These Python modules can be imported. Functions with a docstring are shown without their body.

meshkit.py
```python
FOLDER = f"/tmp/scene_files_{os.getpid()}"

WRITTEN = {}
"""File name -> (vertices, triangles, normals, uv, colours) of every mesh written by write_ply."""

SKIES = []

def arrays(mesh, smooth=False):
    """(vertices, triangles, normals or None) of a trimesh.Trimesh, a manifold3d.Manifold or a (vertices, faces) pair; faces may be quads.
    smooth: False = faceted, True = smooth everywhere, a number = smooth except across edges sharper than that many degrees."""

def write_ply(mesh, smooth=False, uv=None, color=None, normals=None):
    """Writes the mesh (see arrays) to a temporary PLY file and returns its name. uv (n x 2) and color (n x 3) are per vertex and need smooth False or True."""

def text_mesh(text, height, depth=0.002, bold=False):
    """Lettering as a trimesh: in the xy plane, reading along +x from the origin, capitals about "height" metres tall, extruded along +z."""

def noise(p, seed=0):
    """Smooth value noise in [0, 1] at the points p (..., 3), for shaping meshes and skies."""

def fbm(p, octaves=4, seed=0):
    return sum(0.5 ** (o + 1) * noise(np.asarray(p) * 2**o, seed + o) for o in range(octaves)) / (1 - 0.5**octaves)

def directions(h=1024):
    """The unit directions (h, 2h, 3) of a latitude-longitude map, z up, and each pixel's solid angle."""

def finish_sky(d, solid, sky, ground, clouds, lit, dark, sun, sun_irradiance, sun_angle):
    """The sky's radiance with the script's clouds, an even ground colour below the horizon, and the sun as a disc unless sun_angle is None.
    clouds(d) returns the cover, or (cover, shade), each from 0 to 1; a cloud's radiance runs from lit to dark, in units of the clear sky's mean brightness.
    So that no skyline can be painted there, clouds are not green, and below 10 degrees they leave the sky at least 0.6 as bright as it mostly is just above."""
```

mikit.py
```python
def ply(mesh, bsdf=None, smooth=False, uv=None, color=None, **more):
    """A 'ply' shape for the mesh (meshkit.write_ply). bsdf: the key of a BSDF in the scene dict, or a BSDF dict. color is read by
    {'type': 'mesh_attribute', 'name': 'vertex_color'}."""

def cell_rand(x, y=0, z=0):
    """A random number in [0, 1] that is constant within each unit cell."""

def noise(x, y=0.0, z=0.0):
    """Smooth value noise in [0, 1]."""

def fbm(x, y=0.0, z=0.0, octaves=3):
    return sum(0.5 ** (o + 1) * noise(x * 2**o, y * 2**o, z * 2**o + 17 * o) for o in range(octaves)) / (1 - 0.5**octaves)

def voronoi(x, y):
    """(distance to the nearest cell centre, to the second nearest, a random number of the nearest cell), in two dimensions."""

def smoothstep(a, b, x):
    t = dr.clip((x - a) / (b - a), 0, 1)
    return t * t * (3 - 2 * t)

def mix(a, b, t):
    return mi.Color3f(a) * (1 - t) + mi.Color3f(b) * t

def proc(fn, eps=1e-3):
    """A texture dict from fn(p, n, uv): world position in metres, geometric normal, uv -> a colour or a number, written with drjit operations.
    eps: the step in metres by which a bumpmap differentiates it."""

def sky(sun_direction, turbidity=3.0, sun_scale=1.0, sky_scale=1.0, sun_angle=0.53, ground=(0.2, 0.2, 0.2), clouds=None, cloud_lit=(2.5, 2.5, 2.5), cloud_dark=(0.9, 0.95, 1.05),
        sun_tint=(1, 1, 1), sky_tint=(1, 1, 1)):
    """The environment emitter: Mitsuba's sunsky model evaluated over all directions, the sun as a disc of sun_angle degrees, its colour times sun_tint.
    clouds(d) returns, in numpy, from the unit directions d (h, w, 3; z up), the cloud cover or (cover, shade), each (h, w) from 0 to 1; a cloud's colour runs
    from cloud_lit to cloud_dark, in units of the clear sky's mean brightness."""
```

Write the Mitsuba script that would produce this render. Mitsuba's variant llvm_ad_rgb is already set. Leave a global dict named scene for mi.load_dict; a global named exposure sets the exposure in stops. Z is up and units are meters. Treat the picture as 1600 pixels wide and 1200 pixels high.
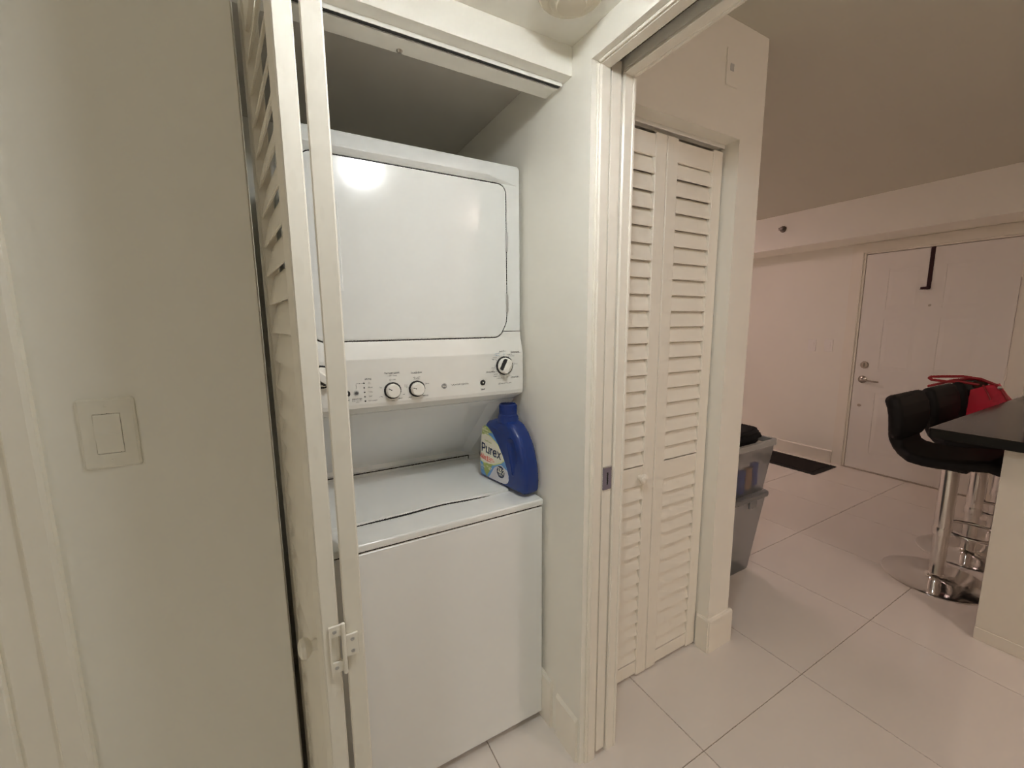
import math, random
import numpy as np
import trimesh
import manifold3d as m3
import mitsuba as mi
import drjit as dr
from shapely.geometry import Polygon, box as sbox, Point
import mikit, meshkit

random.seed(7)
np.random.seed(7)
scene, labels = {'type': 'scene'}, {}
T = mi.ScalarTransform4f

# ------------------------------------------------------------------ camera, lights, exposure
exposure = 1.0
F_PX, YAW, PITCH, ROLL, EYE_Z = 643.2, 0.51033, 0.14411, 0.008415, 1.38


def camera_axes():
    cy, sy, cp, sp = math.cos(YAW), math.sin(YAW), math.cos(PITCH), math.sin(PITCH)
    fwd = np.array([sy * cp, cy * cp, -sp])
    right = np.array([cy, -sy, 0.0])
    down = np.cross(fwd, right)
    cr, sr = math.cos(ROLL), math.sin(ROLL)
    return cr * right + sr * down, -sr * right + cr * down, fwd


_r, _d, _f = camera_axes()
_m = np.eye(4)
_m[:3, 0], _m[:3, 1], _m[:3, 2], _m[:3, 3] = -_r, -_d, _f, [0, 0, EYE_Z]
scene['camera'] = {'type': 'perspective', 'fov_axis': 'x', 'fov': math.degrees(2 * math.atan(800 / F_PX)),
                   'near_clip': 0.02, 'far_clip': 60.0, 'to_world': T(_m.tolist())}

HALL_LAMP = dict(at=(0.37, 0.39), radius=0.072, radiance=(56.0, 57.5, 57.0))
FILL_LAMP = dict(at=(-1.5, -1.5), radius=0.26, radiance=(9.0, 8.6, 8.0))  # added fill lamp behind the camera, lifts the dim hall surfaces
LIVING_LAMP = dict(at=(3.0, 2.95), radius=0.24, radiance=(9.6, 6.9, 6.7))
KITCHEN_LAMP = dict(at=(1.75, -1.0), radius=0.16, radiance=(28.0, 22.3, 19.6))

# ------------------------------------------------------------------ materials


def rgb(*c):
    return {'type': 'rgb', 'value': list(c)}


def principled(color, rough=0.5, spec=0.5, metallic=0.0, **kw):
    col = color if isinstance(color, dict) else rgb(*color)
    return {'type': 'principled', 'base_color': col, 'roughness': rough, 'specular': spec, 'metallic': metallic, **kw}


def mat(name, bsdf):
    scene['mat_' + name] = bsdf if bsdf['type'] in ('bumpmap', 'principledthin') and False else {'type': 'twosided', 'bsdf': bsdf} if bsdf['type'] not in ('principledthin',) else bsdf
    return 'mat_' + name


def orange_peel(p, n, uv):
    a = mikit.noise(p.x * 170, p.y * 170, p.z * 170)
    b = mikit.noise(p.x * 60, p.y * 60, p.z * 60)
    return a * 0.0005 + mikit.smoothstep(0.5, 0.8, b) * 0.0009


def knockdown(p, n, uv):
    a = mikit.fbm(p.x * 22, p.y * 22, p.z * 22)
    return mikit.smoothstep(0.45, 0.62, a) * 0.0018


def wall_tone(p, n, uv):
    k = mikit.noise(p.x * 1.7 + 3, p.y * 1.7, p.z * 1.7)
    return mikit.mix((0.81, 0.793, 0.730), (0.79, 0.773, 0.710), k)


def tile_tone(p, n, uv):
    k = mikit.fbm(p.x * 2.1, p.y * 2.1, 0.0)
    c = mikit.cell_rand((p.x - 0.5) / 0.6, (p.y - 0.107) / 0.6)
    v = 0.97 + 0.05 * k + 0.02 * c
    return mi.Color3f(0.70, 0.655, 0.61) * v


def granite(p, n, uv):
    k = mikit.noise(p.x * 420, p.y * 420, p.z * 420)
    return mikit.mix((0.008, 0.008, 0.008), (0.04, 0.037, 0.034), mikit.smoothstep(0.82, 0.95, k))


def door_wear(p, n, uv):
    k = mikit.smoothstep(0.80, 0.9, mikit.noise(p.x * 90, p.y * 90, p.z * 26))
    return mikit.mix((0.80, 0.765, 0.685), (0.70, 0.66, 0.58), k * 0.22)


def mat_stripes(p, n, uv):
    k = mikit.noise(p.x * 300, p.y * 300, 0.0)
    return mikit.mix((0.012, 0.010, 0.010), (0.030, 0.024, 0.022), k)


WALL = mat('wall', {'type': 'bumpmap', 'arbitrary': mikit.proc(orange_peel, 4e-4), 'scale': 1.0,
                    'bsdf': principled(mikit.proc(wall_tone), 0.55, 0.35)})
CEIL = mat('ceiling', principled((0.70, 0.68, 0.61), 0.8, 0.2))
CEIL_SHADED = mat('ceiling_shaded', principled((0.50, 0.475, 0.43), 0.85, 0.2))  # closet ceiling: darker tone, the closet's shade put into the colour
CEIL_TEX = mat('ceiling_textured', {'type': 'bumpmap', 'arbitrary': mikit.proc(knockdown, 1.5e-3), 'scale': 1.0,
                                    'bsdf': principled((0.57, 0.56, 0.49), 0.7, 0.3)})
TRIM = mat('trim', principled((0.80, 0.765, 0.685), 0.32, 0.5))
DOOR = mat('door', principled(mikit.proc(door_wear), 0.38, 0.45))
FRONT = mat('front_door', principled((0.76, 0.735, 0.70), 0.42, 0.4))
TILE = mat('tile', principled(mikit.proc(tile_tone), 0.13, 0.5))
GROUT = mat('grout', principled((0.30, 0.25, 0.215), 0.9, 0.2))
ENAMEL = mat('enamel', principled((0.785, 0.80, 0.79), 0.16, 0.5))
ENAMEL_SOFT = mat('enamel_soft', principled((0.785, 0.80, 0.795), 0.32, 0.5))
PANEL = mat('panel_plastic', principled((0.775, 0.77, 0.74), 0.4, 0.4))
SHADE_GREY = mat('grey_plastic', principled((0.50, 0.51, 0.50), 0.5, 0.4))
KNOBW = mat('knob_white', principled((0.84, 0.82, 0.77), 0.3, 0.5))
DARK = mat('dark', principled((0.02, 0.02, 0.02), 0.5, 0.3))
PRINT = mat('print', principled((0.10, 0.10, 0.105), 0.6, 0.3))
PRINT_BLUE = mat('print_blue', principled((0.22, 0.34, 0.52), 0.6, 0.3))
STEEL = mat('steel', principled((0.55, 0.55, 0.55), 0.28, 0.5, 0.9))
CHROME = mat('chrome', principled((0.74, 0.72, 0.70), 0.10, 0.5, 1.0))
NICKEL = mat('nickel', principled((0.50, 0.46, 0.41), 0.22, 0.5, 1.0))
LATCH = mat('latch', principled((0.24, 0.22, 0.29), 0.35, 0.5, 0.6))
TRACKW = mat('track_white', principled((0.83, 0.83, 0.80), 0.35, 0.5))
PLATE = mat('plate', principled((0.76, 0.735, 0.655), 0.3, 0.5))
PLATEW = mat('plate_white', principled((0.80, 0.78, 0.75), 0.35, 0.5))
BLACK_LEATHER = mat('black_leather', principled((0.011, 0.010, 0.010), 0.58, 0.18))
GRANITE = mat('granite', principled(mikit.proc(granite), 0.13, 0.2))
BASE_PAINT = mat('peninsula', principled((0.74, 0.70, 0.62), 0.45, 0.4))
BLUE = mat('bottle_blue', principled((0.008, 0.030, 0.17), 0.26, 0.5))
BLUE_CAP = mat('cap_blue', principled((0.010, 0.030, 0.17), 0.3, 0.5))
LBL_CREAM = mat('label_cream', principled((0.80, 0.78, 0.66), 0.4, 0.4))
LBL_GREEN = mat('label_green', principled((0.33, 0.40, 0.12), 0.4, 0.4))
LBL_LIME = mat('label_lime', principled((0.62, 0.66, 0.30), 0.4, 0.4))
LBL_SKY = mat('label_sky', principled((0.12, 0.30, 0.58), 0.4, 0.4))
LBL_GREY = mat('label_grey', principled((0.62, 0.62, 0.68), 0.4, 0.4))
LBL_NAVY = mat('label_navy', principled((0.012, 0.022, 0.07), 0.4, 0.4))
LBL_RED = mat('label_red', principled((0.70, 0.05, 0.04), 0.4, 0.4))
RED = mat('bag_red', principled((0.52, 0.018, 0.045), 0.36, 0.5))
RED_DARK = mat('bag_red_dark', principled((0.30, 0.015, 0.02), 0.4, 0.5))
BROWN = mat('bag_lining', principled((0.045, 0.018, 0.012), 0.7, 0.2))
MAROON = mat('maroon', principled((0.085, 0.012, 0.010), 0.25, 0.5))
HOOKM = mat('hook_brown', principled((0.030, 0.008, 0.009), 0.5, 0.3))
GUNMETAL = mat('gunmetal', principled((0.16, 0.14, 0.12), 0.4, 0.5, 0.7))
TRACK_SHADE = mat('track_shade', principled((0.11, 0.092, 0.068), 0.7, 0.2))  # brown stands in for the shade inside the pocket door's head slot
RUBBER = mat('mat_rubber', principled(mikit.proc(mat_stripes), 0.85, 0.2))
RUBBER_EDGE = mat('mat_edge', principled((0.03, 0.028, 0.027), 0.6, 0.3))
TOTE = mat('tote', {'type': 'principledthin', 'base_color': rgb(0.66, 0.69, 0.70), 'roughness': 0.16, 'spec_trans': 0.84, 'diff_trans': 1.0, 'eta': 1.4})
TOTE_RIM = mat('tote_rim', principled((0.36, 0.36, 0.355), 0.4, 0.4))
TOTE_LID = mat('tote_lid', principled((0.20, 0.20, 0.205), 0.4, 0.4))
CLOTH_BLACK = mat('cloth_black', principled((0.012, 0.012, 0.013), 0.8, 0.2))
CLOTH_GREY = mat('cloth_grey', principled((0.16, 0.18, 0.19), 0.85, 0.2))
CLOTH_TEAL = mat('cloth_teal', principled((0.28, 0.32, 0.33), 0.85, 0.2))
CLOTH_PALE = mat('cloth_pale', principled((0.68, 0.62, 0.54), 0.85, 0.2))
CLOTH_WHITE = mat('cloth_white', principled((0.80, 0.78, 0.76), 0.85, 0.2))
PACK_BLUE = mat('packet_blue', principled((0.12, 0.17, 0.62), 0.4, 0.4))
PACK_ORANGE = mat('packet_orange', principled((0.85, 0.50, 0.28), 0.4, 0.4))
DETECTOR = mat('detector', principled((0.60, 0.545, 0.43), 0.5, 0.4))

# ------------------------------------------------------------------ helpers


def numbered(key):
    if key not in scene and not any(k.startswith(key + '__') for k in scene):
        return key
    n = 1
    while f'{key}_{n:03d}' in scene or any(k.startswith(f'{key}_{n:03d}__') for k in scene):
        n += 1
    return f'{key}_{n:03d}'


def obj(name, mesh, m, parent=None, smooth=False, label=None, **kw):
    key = numbered((parent + '__' if parent else '') + name)
    scene[key] = mikit.ply(mesh, m, smooth, **kw)
    if label:
        labels.setdefault(key, {})['label'] = label
    return key


def tag(key, label, cat, group=None):
    labels.setdefault(key, {}).update(label=label, category=cat)
    if group:
        labels[key]['group'] = group
    return key


def struct(name, mesh, m, smooth=False, label=None, parent=None):
    key = obj(name, mesh, m, parent, smooth)
    if not parent:
        labels[key] = {'kind': 'structure'}
        if label:
            labels[key]['label'] = label
    return key


def cat(*ms):
    return trimesh.util.concatenate([tm(m) for m in ms])


def tm(m):
    if isinstance(m, trimesh.Trimesh):
        return m
    a = m.to_mesh()
    return trimesh.Trimesh(np.array(a.vert_properties[:, :3]), np.array(a.tri_verts), process=False)


def mf(t):
    t = t.copy()
    t.merge_vertices()
    return m3.Manifold(m3.Mesh(np.asarray(t.vertices, np.float32), np.asarray(t.faces, np.uint32)))


def bx(x0, x1, y0, y1, z0, z1, b=0.0):
    """A box, its twelve edges chamfered by b."""
    if b <= 0:
        return trimesh.creation.box(bounds=[[x0, y0, z0], [x1, y1, z1]])
    pts = []
    for X, sx in ((x0, 1), (x1, -1)):
        for Y, sy in ((y0, 1), (y1, -1)):
            for Z, sz in ((z0, 1), (z1, -1)):
                pts += [(X, Y + sy * b, Z + sz * b), (X + sx * b, Y, Z + sz * b), (X + sx * b, Y + sy * b, Z)]
    return trimesh.convex.convex_hull(np.array(pts))


AX = {'x': np.array([[0, 0, 1, 0], [1, 0, 0, 0], [0, 1, 0, 0], [0, 0, 0, 1.0]]),     # polygon (y, z), extruded along x
      'y': np.array([[1, 0, 0, 0], [0, 0, 1, 0], [0, 1, 0, 0], [0, 0, 0, 1.0]]),     # polygon (x, z), extruded along y
      'z': np.eye(4)}


def prism(poly, axis, a, b):
    poly = poly if isinstance(poly, Polygon) else Polygon(poly)
    m = trimesh.creation.extrude_polygon(poly, b - a, engine='earcut')
    m.apply_translation([0, 0, a])
    m.apply_transform(AX[axis])
    if m.volume < 0:
        m.invert()
    return m


def rounded(poly, r, n=6):
    return Polygon(poly).buffer(-r).buffer(r, quad_segs=n)


def soft_prism(poly, axis, a, b, r, n=4):
    """A prism whose end edges are rounded by r (convex-ish polygons)."""
    poly = poly if isinstance(poly, Polygon) else Polygon(poly)
    parts = []
    for k in range(n + 1):
        t = math.pi / 2 * k / n
        inset, dz = r * (1 - math.sin(t)), r * (1 - math.cos(t))
        q = poly.buffer(-inset, join_style=2) if inset > 1e-6 else poly
        parts.append(mf(prism(q, axis, a + dz, b - dz)))
    return tm(m3.Manifold.batch_boolean(parts, m3.OpType.Add))


def lathe(profile, at=(0, 0, 0), n=48, axis='z'):
    m = trimesh.creation.revolve(np.array(profile), sections=n)
    if axis == 'y':      # +z of the profile becomes -y (towards the hall)
        m.apply_transform(trimesh.transformations.rotation_matrix(math.pi / 2, [1, 0, 0]))
    elif axis == 'x':    # +z becomes -x
        m.apply_transform(trimesh.transformations.rotation_matrix(-math.pi / 2, [0, 1, 0]))
    m.apply_translation(at)
    return m


def tube(points, r, sides=12, closed=False):
    p = np.array(points, float)
    parts = []
    seq = list(zip(p[:-1], p[1:])) + ([(p[-1], p[0])] if closed else [])
    s = m3.Manifold.sphere(r, sides)
    for a, b in seq:
        parts.append(m3.Manifold.batch_hull([s.translate(tuple(a)), s.translate(tuple(b))]))
    return tm(m3.Manifold.batch_boolean(parts, m3.OpType.Add))


def ring(center, R, r, n=40, k=10, normal='z'):
    m = trimesh.creation.torus(R, r, major_sections=n, minor_sections=k)
    m.apply_translation(center)
    return m


def text(s, h, at, ex, ey, depth=0.0004, bold=False, center=True):
    """Lettering lying in the plane of ex, ey (unit vectors) at the point at."""
    m = meshkit.text_mesh(s, h, depth, bold)
    if center:
        b = m.bounds
        m.apply_translation([-(b[0][0] + b[1][0]) / 2, -h / 2, 0])
    ex, ey = np.array(ex, float), np.array(ey, float)
    M = np.eye(4)
    M[:3, 0], M[:3, 1], M[:3, 2], M[:3, 3] = ex, ey, np.cross(ex, ey), at
    m.apply_transform(M)
    return m


def frame(origin, ex):
    """Local x -> ex (horizontal unit vector), z up, y = z cross x."""
    ex = np.array([ex[0], ex[1], 0.0])
    ex /= np.linalg.norm(ex)
    M = np.eye(4)
    M[:3, 0], M[:3, 1], M[:3, 2], M[:3, 3] = ex, [-ex[1], ex[0], 0], [0, 0, 1], origin
    return M


def moved(m, M):
    m = tm(m).copy()
    m.apply_transform(M)
    return m


# ------------------------------------------------------------------ the shell
CEIL_H, CEIL_M, YF, XP = 2.09, 2.38, 0.951, 0.72
struct('floor', bx(-3.5, 4.80, -4.1, 3.8, -0.06, -0.0022), GROUT)
G = 0.0014
for i in range(-7, 8):
    for j in range(-7, 7):
        x0, x1 = max(0.5 + 0.6 * i, -3.5), min(1.1 + 0.6 * i, 4.80)
        y0, y1 = max(0.107 + 0.6 * j, -4.1), min(0.707 + 0.6 * j, 3.8)
        if x1 - x0 < 0.05 or y1 - y0 < 0.05 or (x1 < 0.2 and y1 > 1.9):
            continue
        obj('tile', bx(x0 + G, x1 - G, y0 + G, y1 - G, -0.010, 0.0, 0.0009), TILE, 'floor')

# front wall of the laundry closet, with the light switch and the opening (x, z)
w = Polygon([(-3.4, 0), (-1.2, 0), (-1.2, 2.03), (-0.452, 2.03), (-0.452, 0), (-0.032, 0), (-0.032, 2.02), (XP, 2.02), (XP, 2.40), (-3.4, 2.40)])
struct('wall_front', prism(w, 'y', YF, 1.073), WALL)
# wall with the pocket door: two skins, a core above and beside the pocket (y, z)
skin = Polygon([(-4.0, 0), (-0.05, 0), (-0.05, 2.022), (0.872, 2.022), (0.872, 0), (1.80, 0), (1.80, 2.40), (-4.0, 2.40)])
core = Polygon([(-4.0, 0), (-0.07, 0), (-0.07, 2.19), (1.74, 2.19), (1.74, 0), (1.80, 0), (1.80, 2.40), (-4.0, 2.40)])
struct('wall_right', cat(prism(skin, 'x', XP, 0.776), prism(skin, 'x', 0.822, 0.863), prism(core, 'x', 0.7761, 0.8219)), WALL)
# closet beyond the pocket door
w = Polygon([(0.863, 0), (0.875, 0), (0.875, 2.02), (1.473, 2.02), (1.473, 0), (1.607, 0), (1.607, 2.40), (0.863, 2.40)])
struct('wall_pillar', cat(prism(w, 'y', 0.968, 1.085), bx(1.49, 1.607, 1.085, 1.80, 0, 2.40)), WALL)
struct('wall_back', bx(-0.16, 1.607, 1.80, 1.90, 0, 2.40), WALL)
struct('wall_left', bx(-0.16, -0.06, 1.073, 1.80, 0, 2.40), WALL)
struct('ceiling', bx(-3.4, XP, -4.0, YF, CEIL_H, CEIL_H + 0.06), CEIL)
struct('ceiling_001', bx(-0.06, XP, 1.073, 1.80, 2.10, 2.16), CEIL_SHADED)
struct('ceiling_002', bx(0.863, 4.75, -3.0, 3.7, CEIL_M, CEIL_M + 0.06), CEIL_TEX)
struct('wall_hall_end', bx(-3.5, 0.763, -4.1, -4.0, 0, 2.40), WALL)
struct('wall_hall_side', bx(-3.5, -3.4, -4.0, 1.073, 0, 2.40), WALL)
# living room end: door wall with its beam, and the walls outside the frame
w = Polygon([(-3.0, 0), (0.835, 0), (0.835, 1.985), (1.785, 1.985), (1.785, 0), (3.7, 0), (3.7, 2.38), (-3.0, 2.38)])
struct('wall_far', prism(w, 'x', 4.64, 4.74), WALL)
struct('wall_soffit', bx(4.235, 4.64, -3.0, 3.7, 2.072, 2.38), WALL)
struct('wall_kitchen', bx(0.863, 4.74, -3.1, -3.0, 0, 2.44), WALL)
struct('wall_living', bx(1.607, 4.74, 3.7, 3.8, 0, 2.44), WALL)
struct('wall_living_side', bx(1.507, 1.607, 1.90, 3.7, 0, 2.44), WALL)

# baseboards


def board(a, b, h, t, side, ease=0.007):
    """Baseboard along a to b (xy) with an eased top; side = +1 thickens to the left of the direction."""
    a, b = np.array(a, float), np.array(b, float)
    L = np.linalg.norm(b - a)
    prof = [(0, 0.0), (t, 0.0), (t, h - ease), (t - ease * 0.8, h), (0, h)]
    m = prism([(side * p, q) for p, q in prof], 'x', 0, L)
    M = frame([a[0], a[1], 0.0], (b - a) / L)
    return moved(m, M)


struct('baseboard_closet', board((XP, 1.019), (XP, 1.79), 0.178, 0.0125, 1), TRIM)
struct('baseboard_right', board((XP, 0.884), (XP, 0.992), 0.156, 0.008, 1, 0.012), TRIM)
struct('baseboard_pillar', cat(board((1.468, 0.968), (1.620, 0.968), 0.15, 0.014, -1), board((1.607, 0.968), (1.607, 1.80), 0.15, 0.014, -1),
                               board((1.473, 0.960), (1.473, 1.015), 0.15, 0.010, 1)), TRIM)
struct('baseboard_far', board((4.64, 1.872), (4.64, 3.7), 0.125, 0.014, 1), TRIM)

# ------------------------------------------------------------------ left room door with its casing
cas = [(0, 0), (0.087, 0), (0.087, -0.013), (0.080, -0.0165), (0.052, -0.0175), (0.048, -0.0125), (0.042, -0.0095), (0.006, -0.008), (0.0, -0.005)]
m = prism([(-0.442 + x, YF + y) for x, y in cas], 'z', 0.0, 2.09)
struct('trim_1', cat(m, bx(-0.466, -0.4421, 0.935, 1.06, 0.0, 2.02, 0.002)), TRIM)
d = struct('door_1', bx(-1.19, -0.470, 0.972, 1.008, 0.012, 2.02, 0.003), TRIM, label='white room door at the left edge beside its casing')
obj('handle', lathe([(0, 0), (0.026, 0), (0.027, 0.008), (0.012, 0.012), (0.011, 0.035), (0.027, 0.045), (0.024, 0.062), (0, 0.066)], (-0.545, 0.972, 0.95), 32, 'y'), NICKEL, d, 40, 'metal knob')

# ------------------------------------------------------------------ pocket door: jamb boards, head boards, slab with its latch


def stepped_jamb(x0, x1, bead):
    y = 0.872
    up = prism([(x0, y), (x0, y - 0.004), (x0 + (0.004 if bead > 0 else 0), y - (0.008 if bead > 0 else 0.006)), (x1 - (0 if bead > 0 else 0.004), y - (0.006 if bead > 0 else 0.008)), (x1, y - 0.004), (x1, y)], 'z', 0.0, 2.014)
    hd = bx(x0, x1, -0.05, 0.872, 2.014, 2.022, 0.0015)
    return [up, hd]


struct('trim_2', cat(*stepped_jamb(0.744, 0.776, 1), *stepped_jamb(0.822, 0.853, 1), bx(0.8532, 0.863, 0.863, 0.872, 0, 2.012, 0.002), bx(0.8532, 0.863, -0.05, 0.863, 2.012, 2.022, 0.002),
                     bx(0.7362, 0.7438, 0.8655, 0.872, 0, 2.016, 0.002), bx(0.7362, 0.7438, -0.05, 0.8655, 2.0155, 2.022, 0.002)), TRIM)
pd = struct('door_2', prism(rounded([(0.7825, 0.8675), (0.8155, 0.8675), (0.8155, 1.70), (0.7825, 1.70)], 0.002), 'z', 0.018, 2.040), DOOR,
            label='white pocket door slid into the wall, only its edge showing')
obj('track', bx(0.779, 0.819, -0.049, 0.868, 2.046, 2.075, 0.002), TRACK_SHADE, pd, label='overhead track darkened as the shade inside its slot')  # coloured dark so the head slot reads as shaded
lt = obj('latch', bx(0.7828, 0.8152, 0.8645, 0.8680, 0.900, 0.967, 0.001), LATCH, pd, label='dark metal edge latch')
obj('slot', bx(0.7975, 0.8015, 0.8638, 0.8646, 0.915, 0.952), DARK, lt)
obj('keeper', bx(0.7830, 0.8150, 0.8630, 0.8672, 0.9672, 0.9700), STEEL, lt)

# ------------------------------------------------------------------ louvered bifold panels


def bifold_panel(name, parent, M, W, th, knob_x=None, z0=0.008, z1=1.995, pitch=0.0565):
    """Local: x along the panel, front face at y = 0 facing -y, body to y = th."""
    st = 0.053
    zb, zm0, zm1, zt = 0.070, 0.793, 0.865, 1.921
    b = 0.0022
    parts = [bx(0, st, 0, th, z0, z1, b), bx(W - st, W, 0, th, z0, z1, b),
             bx(st, W - st, 0.003, th - 0.003, z0 + 0.007, zb, 0.001), bx(st, W - st, 0.003, th - 0.003, zm0, zm1, 0.001),
             bx(st, W - st, 0.003, 0.0112, zt, z1 - 0.007, 0.001)]
    key = obj(name, moved(cat(*parts), M), DOOR, parent)
    # slat: thin blade, top edge at the back, lower edge at the front
    hgt, t = 0.0630, 0.0058
    for lo, hi in ((zb, zm0), (zm1, zt)):
        n = int(round((hi - lo) / pitch))
        step = (hi - lo) / n
        for k in range(n):
            zc = lo + step * k
            top, bot = zc + hgt - 0.001, zc + (0.002 if k else 0.0058)
            if hi == zm0:
                top = min(top, hi + 0.003)
            yb, yt = 0.0015, th - 0.005
            prof = [(yb, bot), (yb + 0.0015, bot - 0.001), (yb + t, bot + 0.003), (yt, top - 0.002), (yt - 0.002, top), (yt - t, top - 0.004)]
            obj('slat', moved(prism(prof, 'x', st - 0.001, W - st + 0.001), M), DOOR, key)
    if knob_x is not None:
        kn = lathe([(0, 0), (0.010, 0), (0.009, 0.006), (0.008, 0.009), (0.0155, 0.014), (0.0180, 0.020), (0.0160, 0.026), (0.009, 0.0295), (0, 0.0305)], (knob_x, 0.003, 0.826), 32, 'y')
        obj('knob', moved(kn, M), TRIM, key, 40)
    return key


# laundry closet: folded open at the left jamb
d3 = 'door_3'
labels[d3] = {'kind': 'structure', 'label': 'white louvered bifold door folded open at the left of the laundry closet'}
near1, piv1 = np.array([0.0215, 0.665]), np.array([-0.0215, 1.032])
near2, far2 = np.array([0.0845, 0.665]), np.array([0.1200, 1.032])
e1 = (near1 - piv1) / np.linalg.norm(near1 - piv1)
e2 = (far2 - near2) / np.linalg.norm(far2 - near2)
W1 = float(np.linalg.norm(near1 - piv1))
bifold_panel('panel', d3, frame([piv1[0], piv1[1], 0], e1), W1, 0.0265, knob_x=W1 - 0.075)
bifold_panel('panel', d3, frame([near2[0], near2[1], 0], e2), W1, 0.0290)
# hinge on the two near edges
yh = 0.6625
hp = [bx(0.0315, 0.0345, yh - 0.0012, yh + 0.003, 0.820, 0.902), bx(0.0315, 0.0525, yh - 0.0012, yh + 0.003, 0.884, 0.902), bx(0.0315, 0.0525, yh - 0.0012, yh + 0.003, 0.820, 0.838),
      bx(0.0530, 0.0745, yh - 0.0012, yh + 0.003, 0.842, 0.880, 0.0005)]
hg = obj('hinge', cat(*hp), TRIM, d3)
bar = trimesh.creation.cylinder(0.0034, 0.088, sections=20)
bar.apply_translation([0.0528, yh - 0.003, 0.861])
obj('barrel', bar, TRIM, hg, 40)
for x, z in ((0.040, 0.893), (0.040, 0.829), (0.066, 0.871), (0.066, 0.850)):
    obj('screw', lathe([(0, 0), (0.0032, 0), (0.0030, 0.0009), (0.0012, 0.0011), (0, 0.0005)], (x, yh - 0.0012, z), 16, 'y'), STEEL, hg)
# the track under the header
tr = obj('track', cat(bx(-0.030, 0.714, 0.9865, 0.9882, 2.0105, 2.0198), bx(-0.030, 0.714, 1.0030, 1.0047, 2.0105, 2.0198), bx(-0.030, 0.714, 0.9882, 1.0030, 2.0185, 2.0198)), TRACKW, d3, label='white metal door track')
obj('slot', bx(-0.029, 0.7135, 0.9884, 1.0028, 2.0135, 2.0184), DARK, tr)
obj('screw', lathe([(0, -0.006), (0.0045, -0.006), (0.0075, -0.001), (0.0075, 0.0), (0, 0.0)], (0.298, 1.062, 2.02), 16), NICKEL, tr)
obj('screw', lathe([(0, -0.004), (0.004, -0.004), (0.006, 0.0), (0, 0.0)], (0.69, 0.998, 2.0182), 16), NICKEL, tr)

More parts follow.
